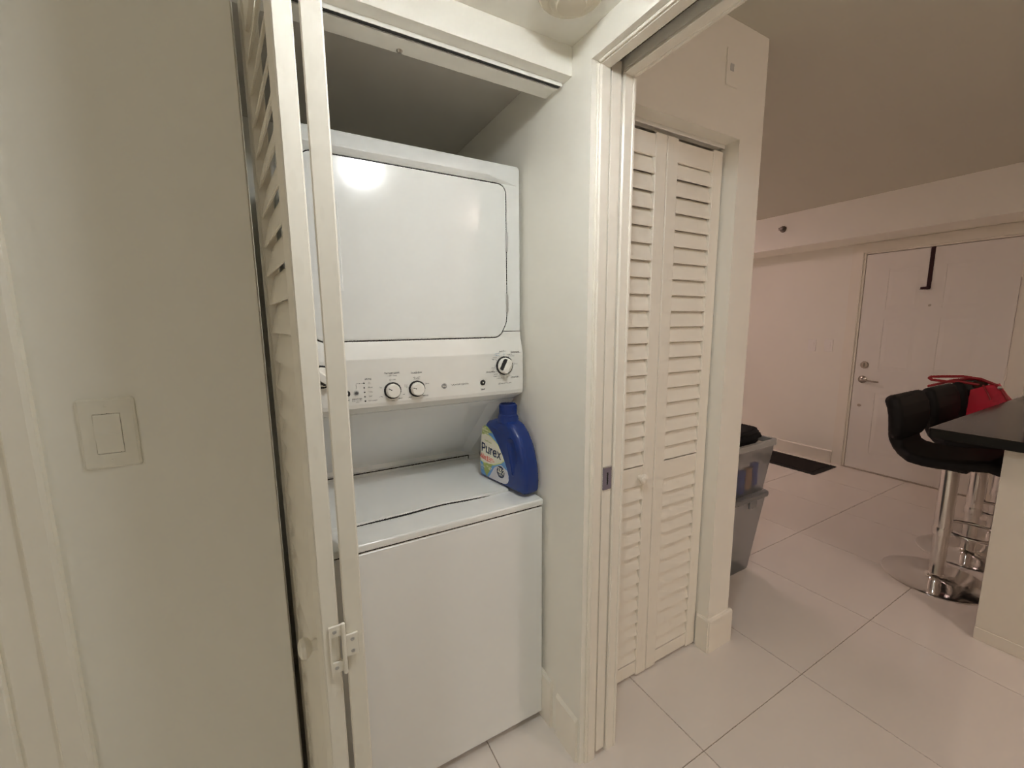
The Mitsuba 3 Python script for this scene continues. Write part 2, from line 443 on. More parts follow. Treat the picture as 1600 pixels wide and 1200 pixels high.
# closet past the pocket door: closed
d4 = 'door_4'
labels[d4] = {'kind': 'structure', 'label': 'closed white louvered bifold door seen through the pocket doorway'}
bifold_panel('panel', d4, frame([0.8795, 1.022, 0], (1, 0)), 0.2915, 0.0265, knob_x=0.2915 - 0.068)
bifold_panel('panel', d4, frame([1.1735, 1.022, 0], (1, 0)), 0.2915, 0.0265)
tr = obj('track', cat(bx(0.876, 1.471, 1.021, 1.0228, 2.006, 2.0198), bx(0.876, 1.471, 1.043, 1.0448, 2.006, 2.0198), bx(0.876, 1.471, 1.0228, 1.043, 2.018, 2.0198)), TRACKW, d4, label='white metal door track')

# ------------------------------------------------------------------ light switch beside the closet
t = 'light_switch'
sw = bx(-0.3085, -0.2325, YF - 0.0055, YF, 1.137, 1.2605, 0.0035)
hole = bx(-0.2885, -0.2525, YF - 0.02, YF + 0.01, 1.1635, 1.2335)
obj('plate', tm(mf(sw) - mf(hole)), PLATE, t)
obj('frame', bx(-0.2884, -0.2526, YF - 0.0035, YF, 1.1636, 1.2334), DARK, t, label='dark gap around the rocker')
rk = prism([(YF - 0.0050, 1.1641), (YF - 0.0082, 1.1985), (YF - 0.0062, 1.2328), (YF, 1.2328), (YF, 1.1641)], 'x', -0.2879, -0.2531)
obj('rocker', rk, PLATE, t)
for z in (1.1505, 1.2468):
    obj('screw', lathe([(0, 0), (0.0032, 0), (0.003, 0.0008), (0.001, 0.0011), (0, 0.0006)], (-0.2705, YF - 0.0055, z), 16, 'y'), PLATE, t)
tag(t, 'beige rocker light switch in a wide square plate on the left wall', 'light switch')

# ------------------------------------------------------------------ ceiling: smoke detector, hall lamp
t = 'smoke_detector'
obj('base', lathe([(0, 0), (0.072, 0), (0.072, -0.010), (0.066, -0.016), (0.046, -0.018), (0, -0.018)], (0.602, 0.800, CEIL_H), 64), DETECTOR, t, 35)
obj('cover', lathe([(0.0, -0.017), (0.050, -0.017), (0.047, -0.026), (0.040, -0.030), (0.034, -0.0305), (0.031, -0.034), (0.012, -0.036), (0, -0.036)], (0.602, 0.800, CEIL_H), 64), DETECTOR, t, 35)
tag(t, 'round beige detector on the hall ceiling above the closet header', 'smoke detector')


def flush_light(lamp, zc, label):
    """A flush ceiling light: metal ring and a glowing opal dome."""
    hx, hy = lamp['at']
    R = lamp['radius']
    D = min(0.069, 0.72 * R)
    t = numbered('ceiling_light')
    obj('base', lathe([(0, 0), (R + 0.015, 0), (R + 0.015, -0.012), (R + 0.004, -0.018), (0, -0.018)], (hx, hy, zc), 48), STEEL, t, 35)
    dome = lathe([(0.0, -0.019 - D), (R * 0.35, -0.019 - 0.95 * D), (R * 0.65, -0.019 - 0.79 * D), (R * 0.88, -0.019 - 0.45 * D), (R, -0.019), (0, -0.0185)], (hx, hy, zc), 48)
    if dome.volume < 0:
        dome.invert()
    k = obj('shade', dome, PLATEW, t, False)
    scene[k]['emitter'] = {'type': 'area', 'radiance': rgb(*lamp['radiance'])}
    tag(t, label, 'ceiling light')


flush_light(HALL_LAMP, CEIL_H, 'glowing round flush ceiling light in the hall')
flush_light(FILL_LAMP, CEIL_H, 'added unseen fill light behind the camera, shaped as a large round ceiling light')  # unseen, added only as fill
flush_light(LIVING_LAMP, CEIL_M, 'large round flush ceiling light of the living room')
flush_light(KITCHEN_LAMP, CEIL_M, 'small round flush ceiling light of the kitchen')

# ------------------------------------------------------------------ stacked washer and dryer
W = 'laundry_center'
tag(W, 'white stacked washer and dryer filling the open closet', 'washer dryer')
XL, XR = 0.0245, 0.7075
wc = obj('washer_cabinet', bx(XL, XR, 1.065, 1.77, 0.026, 0.7905, 0.004), ENAMEL_SOFT, W)
obj('kick_plate', bx(XL + 0.012, XR - 0.012, 1.120, 1.76, 0.0, 0.026), DARK, W, label='dark recessed base')
obj('seam', bx(XL + 0.004, XR - 0.004, 1.068, 1.76, 0.7905, 0.7945), DARK, W)
wt = soft_prism(rounded([(1.0615, 0.7945), (1.77, 0.7945), (1.77, 0.8170), (1.0615, 0.8170)], 0.006, 4), 'x', XL - 0.001, XR + 0.001, 0.005, 3)
obj('worktop', wt, ENAMEL, W, 40)
# lid with a wavy front edge and a finger scoop
front = []
for k in range(25):
    s = k / 24
    x = 0.046 + s * (0.640 - 0.046)
    wave = 0.010 * math.exp(-((x - 0.40) / 0.075) ** 2)
    front.append((x, 1.168 + 0.004 * (2 * s - 1) ** 4 + wave))
lid = prism(Polygon(front + [(0.640, 1.540), (0.046, 1.540)]).buffer(-0.004).buffer(0.004), 'z', 0.8174, 0.8262)
lidt = prism(Polygon(front + [(0.640, 1.540), (0.046, 1.540)]).buffer(-0.003), 'z', 0.8262, 0.8275)
scoop = mf(trimesh.creation.icosphere(4))
scoop = scoop.scale((0.23, 0.024, 0.0058)).translate((0.345, 1.166, 0.8175))
obj('lid', cat(tm(mf(lid) - scoop), lidt), ENAMEL, W, 25)
gp = [(x, y) for x, y in front if 0.10 < x < 0.585]
obj('lid_gap_shade', prism([(x, y + 0.0010) for x, y in gp] + [(x, y + 0.0024) for x, y in reversed(gp)], 'z', 0.8171, 0.8230), DARK, W, label='dark strip painted as the shade of the finger gap under the lid')  # dark strip closes the scoop in place of its shade
obj('rear_ledge', soft_prism(rounded([(1.546, 0.8168), (1.60, 0.8168), (1.60, 0.834), (1.553, 0.834)], 0.003, 3), 'x', XL, XR, 0.003, 2), ENAMEL, W, 40)
obj('rear_seam', bx(XL + 0.02, 0.655, 1.5515, 1.5550, 0.8338, 0.8366), DARK, W)
obj('seam_end_shade', bx(0.652, 0.656, 1.548, 1.556, 0.8175, 0.8375, 0.001), DARK, W)  # dark box put in as the shaded gap at the seam's end
# slanted back panel under the control panel
bp = prism([(1.250, 1.1228), (1.5565, 0.840), (1.5565, 0.8345), (1.77, 0.8345), (1.77, 1.1228)], 'x', XL, XR)
rec = prism([(1.27, 1.090), (1.545, 0.8375), (1.50, 0.80), (1.20, 1.06)], 'x', XL + 0.045, 0.622)
# recess: a slanted wedge, its side wall splayed
pts = []
nn = np.array([0.0, -0.677, -0.736])
for (y, z) in ((1.262, 1.111), (1.5535, 0.8428)):
    for x, off in ((XL + 0.030, 0.004), (0.668, 0.004), (XL + 0.055, -0.018), (0.628, -0.018)):
        pts.append(np.array([x, y, z]) + nn * off)
rec = m3.Manifold.hull_points(np.array(pts, np.float64))
obj('back_panel', tm(mf(bp) - rec), ENAMEL_SOFT, W)
# dryer door outline (x, z)
dd = Polygon([(0.076, 1.3385), (0.618, 1.3395), (0.634, 1.350), (0.652, 1.385), (0.655, 1.42), (0.655, 1.812), (0.076, 1.812)])
dd = dd.buffer(-0.028).buffer(0.028, quad_segs=8)
cut = mf(prism(dd.buffer(0.0034), 'y', 1.10, 1.232))
# dryer cabinet: side profile (y, z) with a brow above the door
prof = [(1.77, 1.3585), (1.2025, 1.3585), (1.2025, 1.862), (1.2045, 1.870), (1.210, 1.8755), (1.77, 1.8755)]
brow = [(1.2035, 1.8140), (1.1862, 1.8285), (1.1862, 1.8340), (1.1975, 1.862), (1.206, 1.8720)]
pts = [(x, y, z) for x in (XL + 0.06, 0.585) for y, z in brow] + [(x, 1.2026 + 0.02 * (y - 1.2026), z) for x in (XL + 0.006, XR - 0.008) for y, z in brow]
body = mf(soft_prism(Polygon(prof), 'x', XL, XR, 0.006, 3)) + m3.Manifold.hull_points(np.array(pts, np.float64))
face = Polygon([(XL, 1.30), (XR, 1.30), (XR, 1.8755), (XL, 1.8755)]).buffer(-0.02).buffer(0.02, quad_segs=8).union(sbox(XL, 1.30, XR, 1.60))
body = body ^ mf(prism(face, 'y', 1.15, 1.80))
obj('dryer_cabinet', tm(body - cut), ENAMEL, W, 35)
obj('door_gap_shade', prism(dd.buffer(0.0033).difference(dd.buffer(0.0002)), 'y', 1.2042, 1.2330), DARK, W)  # dark ring fills the slit round the door, standing in for shade
dk = obj('dryer_door', soft_prism(dd, 'y', 1.1990, 1.2310, 0.004, 3), ENAMEL, W, 40)
obj('handle', cat(bx(0.100, 0.158, 1.1960, 1.1992, 1.47, 1.70, 0.0015)), ENAMEL, dk)
for z in (1.640, 1.447):
    hk = obj('hinge', bx(0.6515, 0.6585, 1.1965, 1.2035, z - 0.028, z + 0.028, 0.001), STEEL, dk, label='metal hinge')
    obj('pin', moved(trimesh.creation.cylinder(0.0030, 0.058, sections=16), T_ := trimesh.transformations.translation_matrix([0.6555, 1.1955, z])), STEEL, hk, 40)
# control panel
YC = 1.185
cp = [(1.2025, 1.3565), (1.2005, 1.338), (YC + 0.0006, 1.2885), (YC, 1.2845), (YC, 1.163), (1.188, 1.152), (1.198, 1.146), (1.248, 1.124), (1.77, 1.124), (1.77, 1.3565)]
cpm = mf(soft_prism(Polygon(cp), 'x', XL, XR, 0.005, 3))
ck = obj('control_panel', tm(cpm - cut), PANEL, W, 9)
ex, ey = (1, 0, 0), (0, 0, 1)


def ptext(s, h, x, z, bold=False):
    return text(s, h, (x, YC - 0.0002, z), ex, ey, 0.0003, bold)


pr = [ptext('Temperature', 0.0052, 0.271, 1.2455, True), ptext('Wash / Rinse', 0.0032, 0.271, 1.2380), ptext('Tap Cold', 0.0032, 0.271, 1.2265), ptext('Cold', 0.0032, 0.2385, 1.206), ptext('Cold', 0.0032, 0.2385, 1.180),
      ptext('Hot', 0.0032, 0.302, 1.181), ptext('Warm', 0.0034, 0.292, 1.1705, True), ptext('Cool', 0.0032, 0.271, 1.1655),
      ptext('Load Size', 0.0052, 0.342, 1.2420, True), ptext('Extra Large', 0.0030, 0.342, 1.2285), ptext('Reselect', 0.0030, 0.342, 1.2240), ptext('Extra', 0.003, 0.311, 1.2075), ptext('Large', 0.003, 0.311, 1.2025), ptext('Small', 0.0032, 0.373, 1.207),
      ptext('Large', 0.0032, 0.319, 1.171), ptext('Medium', 0.0034, 0.367, 1.172, True),
      ptext('Status', 0.0044, 0.205, 1.2330, True), ptext('On', 0.0032, 0.2075, 1.2215), ptext('Wash', 0.0034, 0.2095, 1.2090), ptext('Rinse', 0.0034, 0.2100, 1.1965), ptext('Spin', 0.0032, 0.2095, 1.184), ptext('Lid Locked', 0.0032, 0.2155, 1.1715),
      ptext('Extra Rinse', 0.0036, 0.1735, 1.1795, True), ptext('Press for more', 0.0028, 0.1735, 1.1742), ptext('rinse', 0.0028, 0.1735, 1.1700),
      ptext('LAUNDRY CENTER', 0.0046, 0.4785, 1.1965), ptext('Start', 0.0048, 0.5560, 1.1745, True), ptext('Start', 0.0040, 0.148, 1.178, True),
      ptext('Auto Dry', 0.0040, 0.628, 1.2935), ptext('Easy Care', 0.0050, 0.6755, 1.2895, True), ptext('Dewrinkle', 0.0050, 0.5850, 1.2285, True), ptext('Timed Dry', 0.0050, 0.6740, 1.2065, True), ptext('EXTRA CAPACITY', 0.0040, 0.6370, 1.1875),
      ptext('Optimum', 0.0030, 0.5975, 1.2680), ptext('Less Dry', 0.0030, 0.6010, 1.2745), ptext('Optimum', 0.0030, 0.6550, 1.2820), ptext('Less Dry', 0.0030, 0.6660, 1.2770), ptext('30 min', 0.0030, 0.6780, 1.2500), ptext('Damp', 0.0030, 0.5950, 1.2410), ptext('Dry', 0.0030, 0.5950, 1.2365),
      ptext('Wrinkle', 0.0030, 0.6045, 1.2195), ptext('Quick Fluff 10', 0.0030, 0.6080, 1.2130), ptext('Cool Down 20', 0.0030, 0.6210, 1.2060), ptext('40', 0.0034, 0.6450, 1.2085), ptext('50', 0.0034, 0.6545, 1.2120),
      bx(0.1720, 0.1728, YC - 0.0004, YC, 1.2070, 1.2215), bx(0.1720, 0.1905, YC - 0.0004, YC, 1.2212, 1.2220)]
for a in range(24):   # tick marks around the timer dial
    th = math.radians(15 * a)
    c, s_ = math.cos(th), math.sin(th)
    if a % 2 == 0:
        q = np.array([0.635 + 0.0335 * c, YC - 0.0002, 1.2465 + 0.0345 * s_])
        pr.append(bx(q[0] - 0.0009, q[0] + 0.0009, YC - 0.0004, YC, q[2] - 0.0009, q[2] + 0.0009))
obj('lettering', cat(*pr), PRINT, ck, label='small dark grey lettering')
obj('lettering', cat(ptext('Cottons', 0.0034, 0.6080, 1.2808), ptext('More Dry', 0.0030, 0.6120, 1.2868), bx(0.634, 0.636, YC - 0.0004, YC, 1.281, 1.285)), PRINT_BLUE, ck, label='small blue lettering')
for k in range(5):
    obj('indicator', lathe([(0, 0), (0.0022, 0), (0.0020, 0.0006), (0, 0.0008)], (0.1935 + 0.0003 * k, YC, 1.2215 - 0.0125 * k), 16, 'y'), DARK, ck)
bt = obj('button', lathe([(0, 0), (0.0078, 0), (0.0074, 0.0022), (0.0062, 0.0030), (0, 0.0030)], (0.1725, YC, 1.1960), 32, 'y'), SHADE_GREY, ck, 30)
obj('cap', lathe([(0, 0.0028), (0.0048, 0.0028), (0.0040, 0.0042), (0, 0.0044)], (0.1725, YC, 1.1960), 24, 'y'), PRINT, bt)
for x in (0.556, 0.148):
    bt = obj('button', lathe([(0, 0), (0.0088, 0), (0.0084, 0.0026), (0.0070, 0.0036), (0, 0.0036)], (x, YC, 1.1960), 32, 'y'), DARK, ck, 30, 'black start button')
    obj('dot', lathe([(0, 0.0034), (0.0026, 0.0034), (0.0022, 0.0042), (0, 0.0043)], (x, YC, 1.1960), 20, 'y'), KNOBW, bt)
bg = obj('badge', lathe([(0, 0), (0.0082, 0), (0.0080, 0.0012), (0, 0.0013)], (0.4265, YC, 1.1950), 32, 'y'), PRINT, ck, 30, 'round dark badge with interlaced letters')
obj('letters', cat(text('GE', 0.0062, (0.4265, YC - 0.0013, 1.1950), ex, ey, 0.0004, True), moved(trimesh.creation.annulus(0.0066, 0.0072, 0.0004), trimesh.transformations.translation_matrix([0.4265, YC - 0.0014, 1.1950]) @ trimesh.transformations.rotation_matrix(math.pi / 2, [1, 0, 0]))), KNOBW, bg)


def small_knob(x, z, ang):
    k = obj('knob', lathe([(0, 0), (0.0240, 0), (0.0240, 0.0035), (0.0222, 0.0045), (0, 0.0045)], (x, YC, z), 40, 'y'), DARK, ck, 30, 'round white knob on a black ring')
    obj('cap', lathe([(0, 0.004), (0.0198, 0.004), (0.0194, 0.010), (0.0184, 0.0190), (0.0170, 0.0206), (0, 0.0210)], (x, YC, z), 40, 'y'), KNOBW, k, 35)
    m = bx(0.006, 0.0165, -0.0006, 0.0003, -0.0010, 0.0010)
    m.apply_transform(trimesh.transformations.rotation_matrix(-ang, [0, 1, 0]))
    m.apply_translation([x, YC - 0.0210, z])
    obj('pointer', m, DARK, k)


small_knob(0.2705, 1.1950, math.radians(150))
small_knob(0.3415, 1.1945, math.radians(160))


def timer_dial(x, z, ang):
    k = obj('timer_dial', lathe([(0, 0), (0.0305, 0), (0.0305, 0.004), (0.0290, 0.005), (0, 0.005)], (x, YC, z), 48, 'y'), DARK, ck, 30, 'large white timer dial with a grip bar on a black ring')
    obj('skirt', lathe([(0, 0.0048), (0.0262, 0.0048), (0.0255, 0.009), (0.0225, 0.0120), (0, 0.0125)], (x, YC, z), 48, 'y'), KNOBW, k, 35)
    M = trimesh.transformations.translation_matrix([x, YC - 0.0122, z]) @ trimesh.transformations.rotation_matrix(ang, [0, 1, 0])
    grip = tm(m3.Manifold.batch_hull([m3.Manifold.sphere(0.0022, 16).translate(p) for p in
              [(-0.009, 0, -0.0235), (0.009, 0, -0.0235), (-0.009, 0, 0.0215), (0.009, 0, 0.0215), (-0.0072, -0.0140, -0.0215), (0.0072, -0.0140, -0.0215), (-0.0072, -0.0140, 0.0200), (0.0072, -0.0140, 0.0200)]]))
    obj('grip', moved(grip, M), KNOBW, k, 30)
    obj('grip_shade', moved(trimesh.convex.convex_hull(np.array([(-0.0098, -0.001, -0.0215), (-0.0098, -0.001, 0.0205), (-0.0080, -0.0152, -0.0205), (-0.0080, -0.0152, 0.0190), (-0.0166, 0.0005, -0.0165), (-0.0166, 0.0005, 0.0155)])), M), DARK, k)  # dark wedge painted in as the shadow gap beside the grip


timer_dial(0.635, 1.2465, math.radians(26))
timer_dial(0.088, 1.2465, math.radians(-52))

# ------------------------------------------------------------------ detergent bottle (u along its wide side, z up, v its thickness)
B = 'detergent_bottle'
tag(B, 'blue laundry detergent bottle with a white front label, standing on the washer', 'detergent')
e = np.array([0.17, -0.985, 0.0]); e /= np.linalg.norm(e)
BM = frame([0.642, 1.345, 0.8275], e)        # local y points to the hidden side (+x), so the label side is local -y
TH = 0.0365
outline = Polygon([(0.002, 0.0), (-0.001, 0.045), (0.007, 0.092), (0.018, 0.148), (0.030, 0.196), (0.045, 0.212), (0.078, 0.224), (0.105, 0.230), (0.160, 0.230), (0.185, 0.220),
                   (0.213, 0.192), (0.234, 0.158), (0.248, 0.118), (0.257, 0.075), (0.260, 0.04), (0.257, 0.0)])
outline = outline.buffer(-0.012).buffer(0.012, quad_segs=8)


def contour(poly, n=120):
    c = np.array([0.125, 0.105])
    out = []
    for k in range(n):
        a = 2 * math.pi * k / n
        ray = np.array([c, c + 0.5 * np.array([math.cos(a), math.sin(a)])])
        from shapely.geometry import LineString
        g = poly.exterior.intersection(LineString(ray))
        p = g if g.geom_type == 'Point' else max(g.geoms, key=lambda q: q.distance(Point(c)))
        out.append((p.x, p.y) if p.geom_type == 'Point' else p.coords[0])
    return np.array(out)


rows = []
rr = 0.024
for k in range(-10, 11):
    s = k / 10
    v = TH * s
    over = max(0.0, abs(v) - (TH - rr))
    ins = rr - math.sqrt(max(rr * rr - over * over, 0))
    c2 = contour(outline.buffer(-min(ins, 0.0235)))
    c2[:, 1] = np.maximum(c2[:, 1] - ins * 0.55 * (c2[:, 1] < 0.03), 0.0)
    rows.append(np.column_stack([c2[:, 0], np.full(len(c2), v), c2[:, 1]]))
n = len(rows[0])
V = np.vstack(rows + [[[0.125, -TH, 0.105]], [[0.125, TH, 0.105]]])
Fc = []
for r_ in range(len(rows) - 1):
    for k in range(n):
        a, b, c, d_ = r_ * n + k, r_ * n + (k + 1) % n, (r_ + 1) * n + (k + 1) % n, (r_ + 1) * n + k
        Fc += [(a, b, c), (a, c, d_)]
for k in range(n):
    Fc.append((len(V) - 2, (k + 1) % n, k))
    Fc.append((len(V) - 1, (len(rows) - 1) * n + k, (len(rows) - 1) * n + (k + 1) % n))
bt = trimesh.Trimesh(V, Fc, process=True)
if bt.volume < 0:
    bt.invert()
sph = m3.Manifold.sphere(1.0, 40)
grip = m3.Manifold.batch_hull([sph.scale((0.022, 0.020, 0.022)).translate((0.186, -TH - 0.006, 0.160)), sph.scale((0.020, 0.020, 0.026)).translate((0.204, -TH - 0.006, 0.120)), sph.scale((0.006, 0.010, 0.010)).translate((0.200, -TH - 0.004, 0.060))])
swoosh = tm(m3.Manifold.batch_hull([m3.Manifold.sphere(0.010, 24).translate((0.090, -TH + 0.0075, 0.199)), m3.Manifold.sphere(0.006, 24).translate((0.150, -TH + 0.0045, 0.186))]))
bm = mf(bt) - grip
obj('body', moved(tm(bm + mf(swoosh)), BM), BLUE, B, 38)
cx = 0.131
obj('neck', moved(lathe([(0, 0.222), (0.037, 0.222), (0.0355, 0.234), (0.0345, 0.242), (0, 0.242)], (cx, 0, 0), 40), BM), BLUE, B, 40)
capk = obj('cap', moved(lathe([(0, 0.241), (0.0315, 0.241), (0.0315, 0.247), (0.0295, 0.249), (0.0285, 0.281), (0.0270, 0.284), (0.0245, 0.2845), (0.0235, 0.279), (0, 0.279)], (cx, 0, 0), 48), BM), BLUE_CAP, B, 40)
ribs = [bx(-0.0006, 0.0006, -0.0303, -0.0285, 0.250, 0.280) for _ in range(36)]
for k, m in enumerate(ribs):
    m.apply_transform(trimesh.transformations.rotation_matrix(2 * math.pi * k / 36, [0, 0, 1]))
    m.apply_translation([cx, 0, 0])
obj('ribs', moved(cat(*ribs), BM), BLUE_CAP, capk)
# the label: flat print on the wide face
lab = Polygon([(0.030, 0.192), (0.046, 0.1985), (0.060, 0.1950), (0.082, 0.182), (0.104, 0.162), (0.1254, 0.137), (0.143, 0.112), (0.1566, 0.0904), (0.168, 0.068), (0.1768, 0.0487), (0.178, 0.032), (0.171, 0.019), (0.155, 0.012), (0.12, 0.010), (0.048, 0.011), (0.018, 0.013), (0.012, 0.03), (0.011, 0.06), (0.018, 0.12), (0.024, 0.165)])
lab = lab.buffer(-0.004).buffer(0.004)
FY = -TH


def flat(poly, lift, m, name, parent):
    poly = poly.intersection(lab) if parent else poly
    geoms = [g for g in getattr(poly, 'geoms', [poly]) if g.geom_type == 'Polygon' and g.area > 1e-7]
    return obj(name, moved(cat(*[prism(g, 'y', FY - lift, FY - lift + 0.0004) for g in geoms]), BM), m, parent)


lk = obj('label', moved(prism(lab, 'y', FY - 0.0004, FY + 0.003), BM), LBL_SKY, B, label='white, green and blue front label')
flat(sbox(0, 0.163, 0.2, 0.21).intersection(Polygon([(0, 0.150), (0.075, 0.176), (0.2, 0.19), (0.2, 0.25), (0, 0.25)])), 0.0007, LBL_GREEN, 'green_band', lk)
ell = Polygon([(0.010, 0.066), (0.030, 0.060), (0.060, 0.060), (0.095, 0.066), (0.135, 0.083), (0.165, 0.105), (0.14, 0.125), (0.105, 0.148), (0.075, 0.162), (0.045, 0.166), (0.02, 0.160), (0.0, 0.11)]).buffer(-0.01).buffer(0.01)
flat(ell.buffer(0.004), 0.0007, LBL_LIME, 'lime_rim', lk)
flat(ell, 0.0010, LBL_CREAM, 'cream_field', lk)
flat(Polygon([(0.050, 0.010), (0.085, 0.060), (0.12, 0.075), (0.06, 0.062), (0.03, 0.055), (0.035, 0.03)]), 0.0008, LBL_GREEN, 'green_swirl', lk)
flat(Polygon([(0.062, 0.008), (0.100, 0.058), (0.135, 0.075), (0.170, 0.062), (0.2, 0.0)]), 0.0012, LBL_GREY, 'silver_corner', lk)
flat(Point(0.134, 0.049).buffer(0.0215), 0.0015, LBL_NAVY, 'round_mark', lk)


def ltext(s, h, u, z, bold=False, lift=0.0014, tilt=-6.0):
    a = math.radians(tilt)
    M = text(s, h, (u, FY - lift + 0.0004, z), (math.cos(a), 0, math.sin(a)), (-math.sin(a), 0, math.cos(a)), 0.0004, bold)
    return moved(M, BM)


big = ltext('Purex', 0.0315, 0.0795, 0.1125, True, 0.0014, -4)
obj('lettering', big, LBL_NAVY, lk, label='dark blue lettering')
obj('lettering', ltext('4in1', 0.018, 0.0385, 0.0795, True), LBL_RED, lk, label='red lettering')
obj('lettering', cat(ltext('dirt lift action', 0.0050, 0.062, 0.142), ltext('PLUS', 0.004, 0.125, 0.101)), LBL_GREEN, lk)
obj('lettering', cat(ltext('deep cleans', 0.0036, 0.079, 0.083), ltext('brightens color', 0.0036, 0.081, 0.0765), ltext('freshens', 0.0036, 0.073, 0.070)), LBL_RED, lk)
obj('lettering', cat(ltext('FRESH', 0.0062, 0.040, 0.190), ltext('NEW FORMULA', 0.0050, 0.052, 0.181), ltext('concentrated', 0.0045, 0.050, 0.173), ltext('150 oz', 0.0075, 0.025, 0.044, True), ltext('4.43 L', 0.005, 0.025, 0.034),
                       ltext('with natural', 0.0045, 0.067, 0.049), ltext('crystals', 0.0045, 0.067, 0.042), ltext('1', 0.018, 0.1235, 0.055, True, 0.0018), ltext('32', 0.0175, 0.141, 0.053, True, 0.0018), ltext('LOADS', 0.0046, 0.134, 0.0385, True, 0.0018)), LBL_CREAM, lk, label='white lettering')

# ------------------------------------------------------------------ cover plate above the far closet
t = 'wall_plate'
obj('plate', bx(1.372, 1.436, 0.9635, 0.968, 2.172, 2.288, 0.002), WALL, t)
obj('sensor', bx(1.389, 1.408, 0.9610, 0.9637, 2.218, 2.241, 0.001), SHADE_GREY, t, label='small grey square')
tag(t, 'painted-over blank wall plate with a small grey square above the far closet', 'wall plate')

# ------------------------------------------------------------------ front door with frame
lab5 = 'white six-panel front door at the far end of the room'
slab = mf(bx(4.648, 4.688, 0.848, 1.765, 0.006, 1.968, 0.002))
panels = []
xs = [(1.376, 1.596), (1.018, 1.238)]
zs = [(1.480, 1.836), (0.955, 1.380), (0.17, 0.735)]
zs = [(1.475, 1.830), (0.960, 1.375), (0.175, 0.735)]
zs = [(1.480, 1.826), (0.950, 1.400), (0.175, 0.740)]
for ya, yb in xs:
    for za, zb in zs:
        slab = slab - mf(bx(4.641, 4.6515, ya, yb, za, zb))
d5 = struct('door_5', tm(slab), FRONT, label=lab5)
for ya, yb in xs:
    for za, zb in zs:
        obj('panel', trimesh.convex.convex_hull(np.array([(4.6515, y, z) for y in (ya + 0.004, yb - 0.004) for z in (za + 0.004, zb - 0.004)] + [(4.6485, y, z) for y in (ya + 0.032, yb - 0.032) for z in (za + 0.032, zb - 0.032)])), FRONT, d5)
k = obj('deadbolt', lathe([(0, 0), (0.032, 0), (0.033, 0.006), (0.026, 0.014), (0, 0.016)], (4.648, 1.694, 0.986), 32, 'x'), NICKEL, d5, 35, 'dark metal deadbolt')
obj('thumb_turn', bx(4.616, 4.634, 1.690, 1.698, 0.968, 1.004, 0.003), NICKEL, k)
k = obj('lever_handle', lathe([(0, 0), (0.033, 0), (0.034, 0.006), (0.024, 0.014), (0.012, 0.018), (0.011, 0.045), (0, 0.046)], (4.648, 1.697, 0.852), 32, 'x'), NICKEL, d5, 35, 'dark metal lever handle')
obj('lever', tube([(4.606, 1.697, 0.852), (4.602, 1.66, 0.850), (4.606, 1.60, 0.842), (4.612, 1.575, 0.842)], 0.0075), NICKEL, k, 40)
obj('lower_lock', lathe([(0, 0), (0.014, 0), (0.014, 0.005), (0.010, 0.008), (0, 0.008)], (4.648, 1.702, 0.610), 24, 'x'), NICKEL, d5, 35)
obj('peephole', lathe([(0, 0), (0.009, 0), (0.009, 0.004), (0.006, 0.005), (0, 0.004)], (4.648, 1.311, 1.505), 24, 'x'), NICKEL, d5, 35)
for z in (1.735, 0.990, 0.25):
    obj('hinge', cat(bx(4.637, 4.647, 0.832, 0.850, z - 0.05, z + 0.05, 0.001), moved(trimesh.creation.cylinder(0.006, 0.10, sections=16), trimesh.transformations.translation_matrix([4.636, 0.841, z]))), TRIM, d5)
obj('threshold', bx(4.63, 4.72, 0.84, 1.78, 0.0005, 0.010, 0.003), NICKEL, d5)
struct('trim_3', cat(prism([(1.785, -0.0), (1.868, -0.0), (1.868, 2.065), (0.752, 2.065), (0.752, 0.0), (0.835, 0.0), (0.835, 1.985), (1.785, 1.985)], 'x', 4.628, 4.64),
                     bx(4.64, 4.735, 1.768, 1.785, 0, 1.985, 0.001), bx(4.64, 4.735, 0.835, 0.845, 0, 1.985, 0.001), bx(4.64, 4.735, 0.846, 1.767, 1.972, 1.985, 0.001)), TRIM)
struct('trim_4', bx(4.7360, 4.7385, 0.80, 1.82, 0.0, 2.0), DARK)  # added dark sheet backing the front door from outside, not trim

t = 'over_door_hook'
obj('strap', cat(bx(4.6430, 4.6475, 1.318, 1.345, 1.640, 1.9705, 0.001), bx(4.6430, 4.688, 1.318, 1.345, 1.9682, 1.9705)), HOOKM, t)
obj('hook', cat(bx(4.614, 4.6430, 1.319, 1.346, 1.632, 1.642, 0.002), bx(4.613, 4.618, 1.320, 1.372, 1.634, 1.655, 0.001)), HOOKM, t)
tag(t, 'dark brown over-door strap hook hanging on the front door', 'door hook')

for i, y in enumerate((2.134, 1.990)):
    t = 'wall_switch' if i == 0 else 'wall_switch_001'
    obj('plate', bx(4.634, 4.64, y - 0.036, y + 0.036, 1.090, 1.208, 0.002), PLATEW, t)
    obj('rocker', prism([(4.634, 1.118), (4.6305, 1.149), (4.628, 1.180), (4.6345, 1.180)], 'y', y - 0.016, y + 0.016), PLATEW, t)
    tag(t, ('white wall switch farther from the front door, left of the other' if i == 0 else 'white wall switch nearest the front door frame'), 'light switch')

t = 'sprinkler_head'
obj('escutcheon', lathe([(0, 0), (0.030, 0), (0.028, 0.008), (0.014, 0.012), (0, 0.012)], (4.235, 2.285, 2.247), 28, 'x'), GUNMETAL, t, 35)
obj('nozzle', cat(lathe([(0, 0.011), (0.009, 0.011), (0.009, 0.035), (0, 0.036)], (4.235, 2.285, 2.247), 20, 'x'), bx(4.186, 4.190, 2.262, 2.302, 2.236, 2.258, 0.001), bx(4.188, 4.205, 2.283, 2.287, 2.231, 2.263)), GUNMETAL, t)
tag(t, 'small metal fire sprinkler head on the beam near the far corner', 'sprinkler')

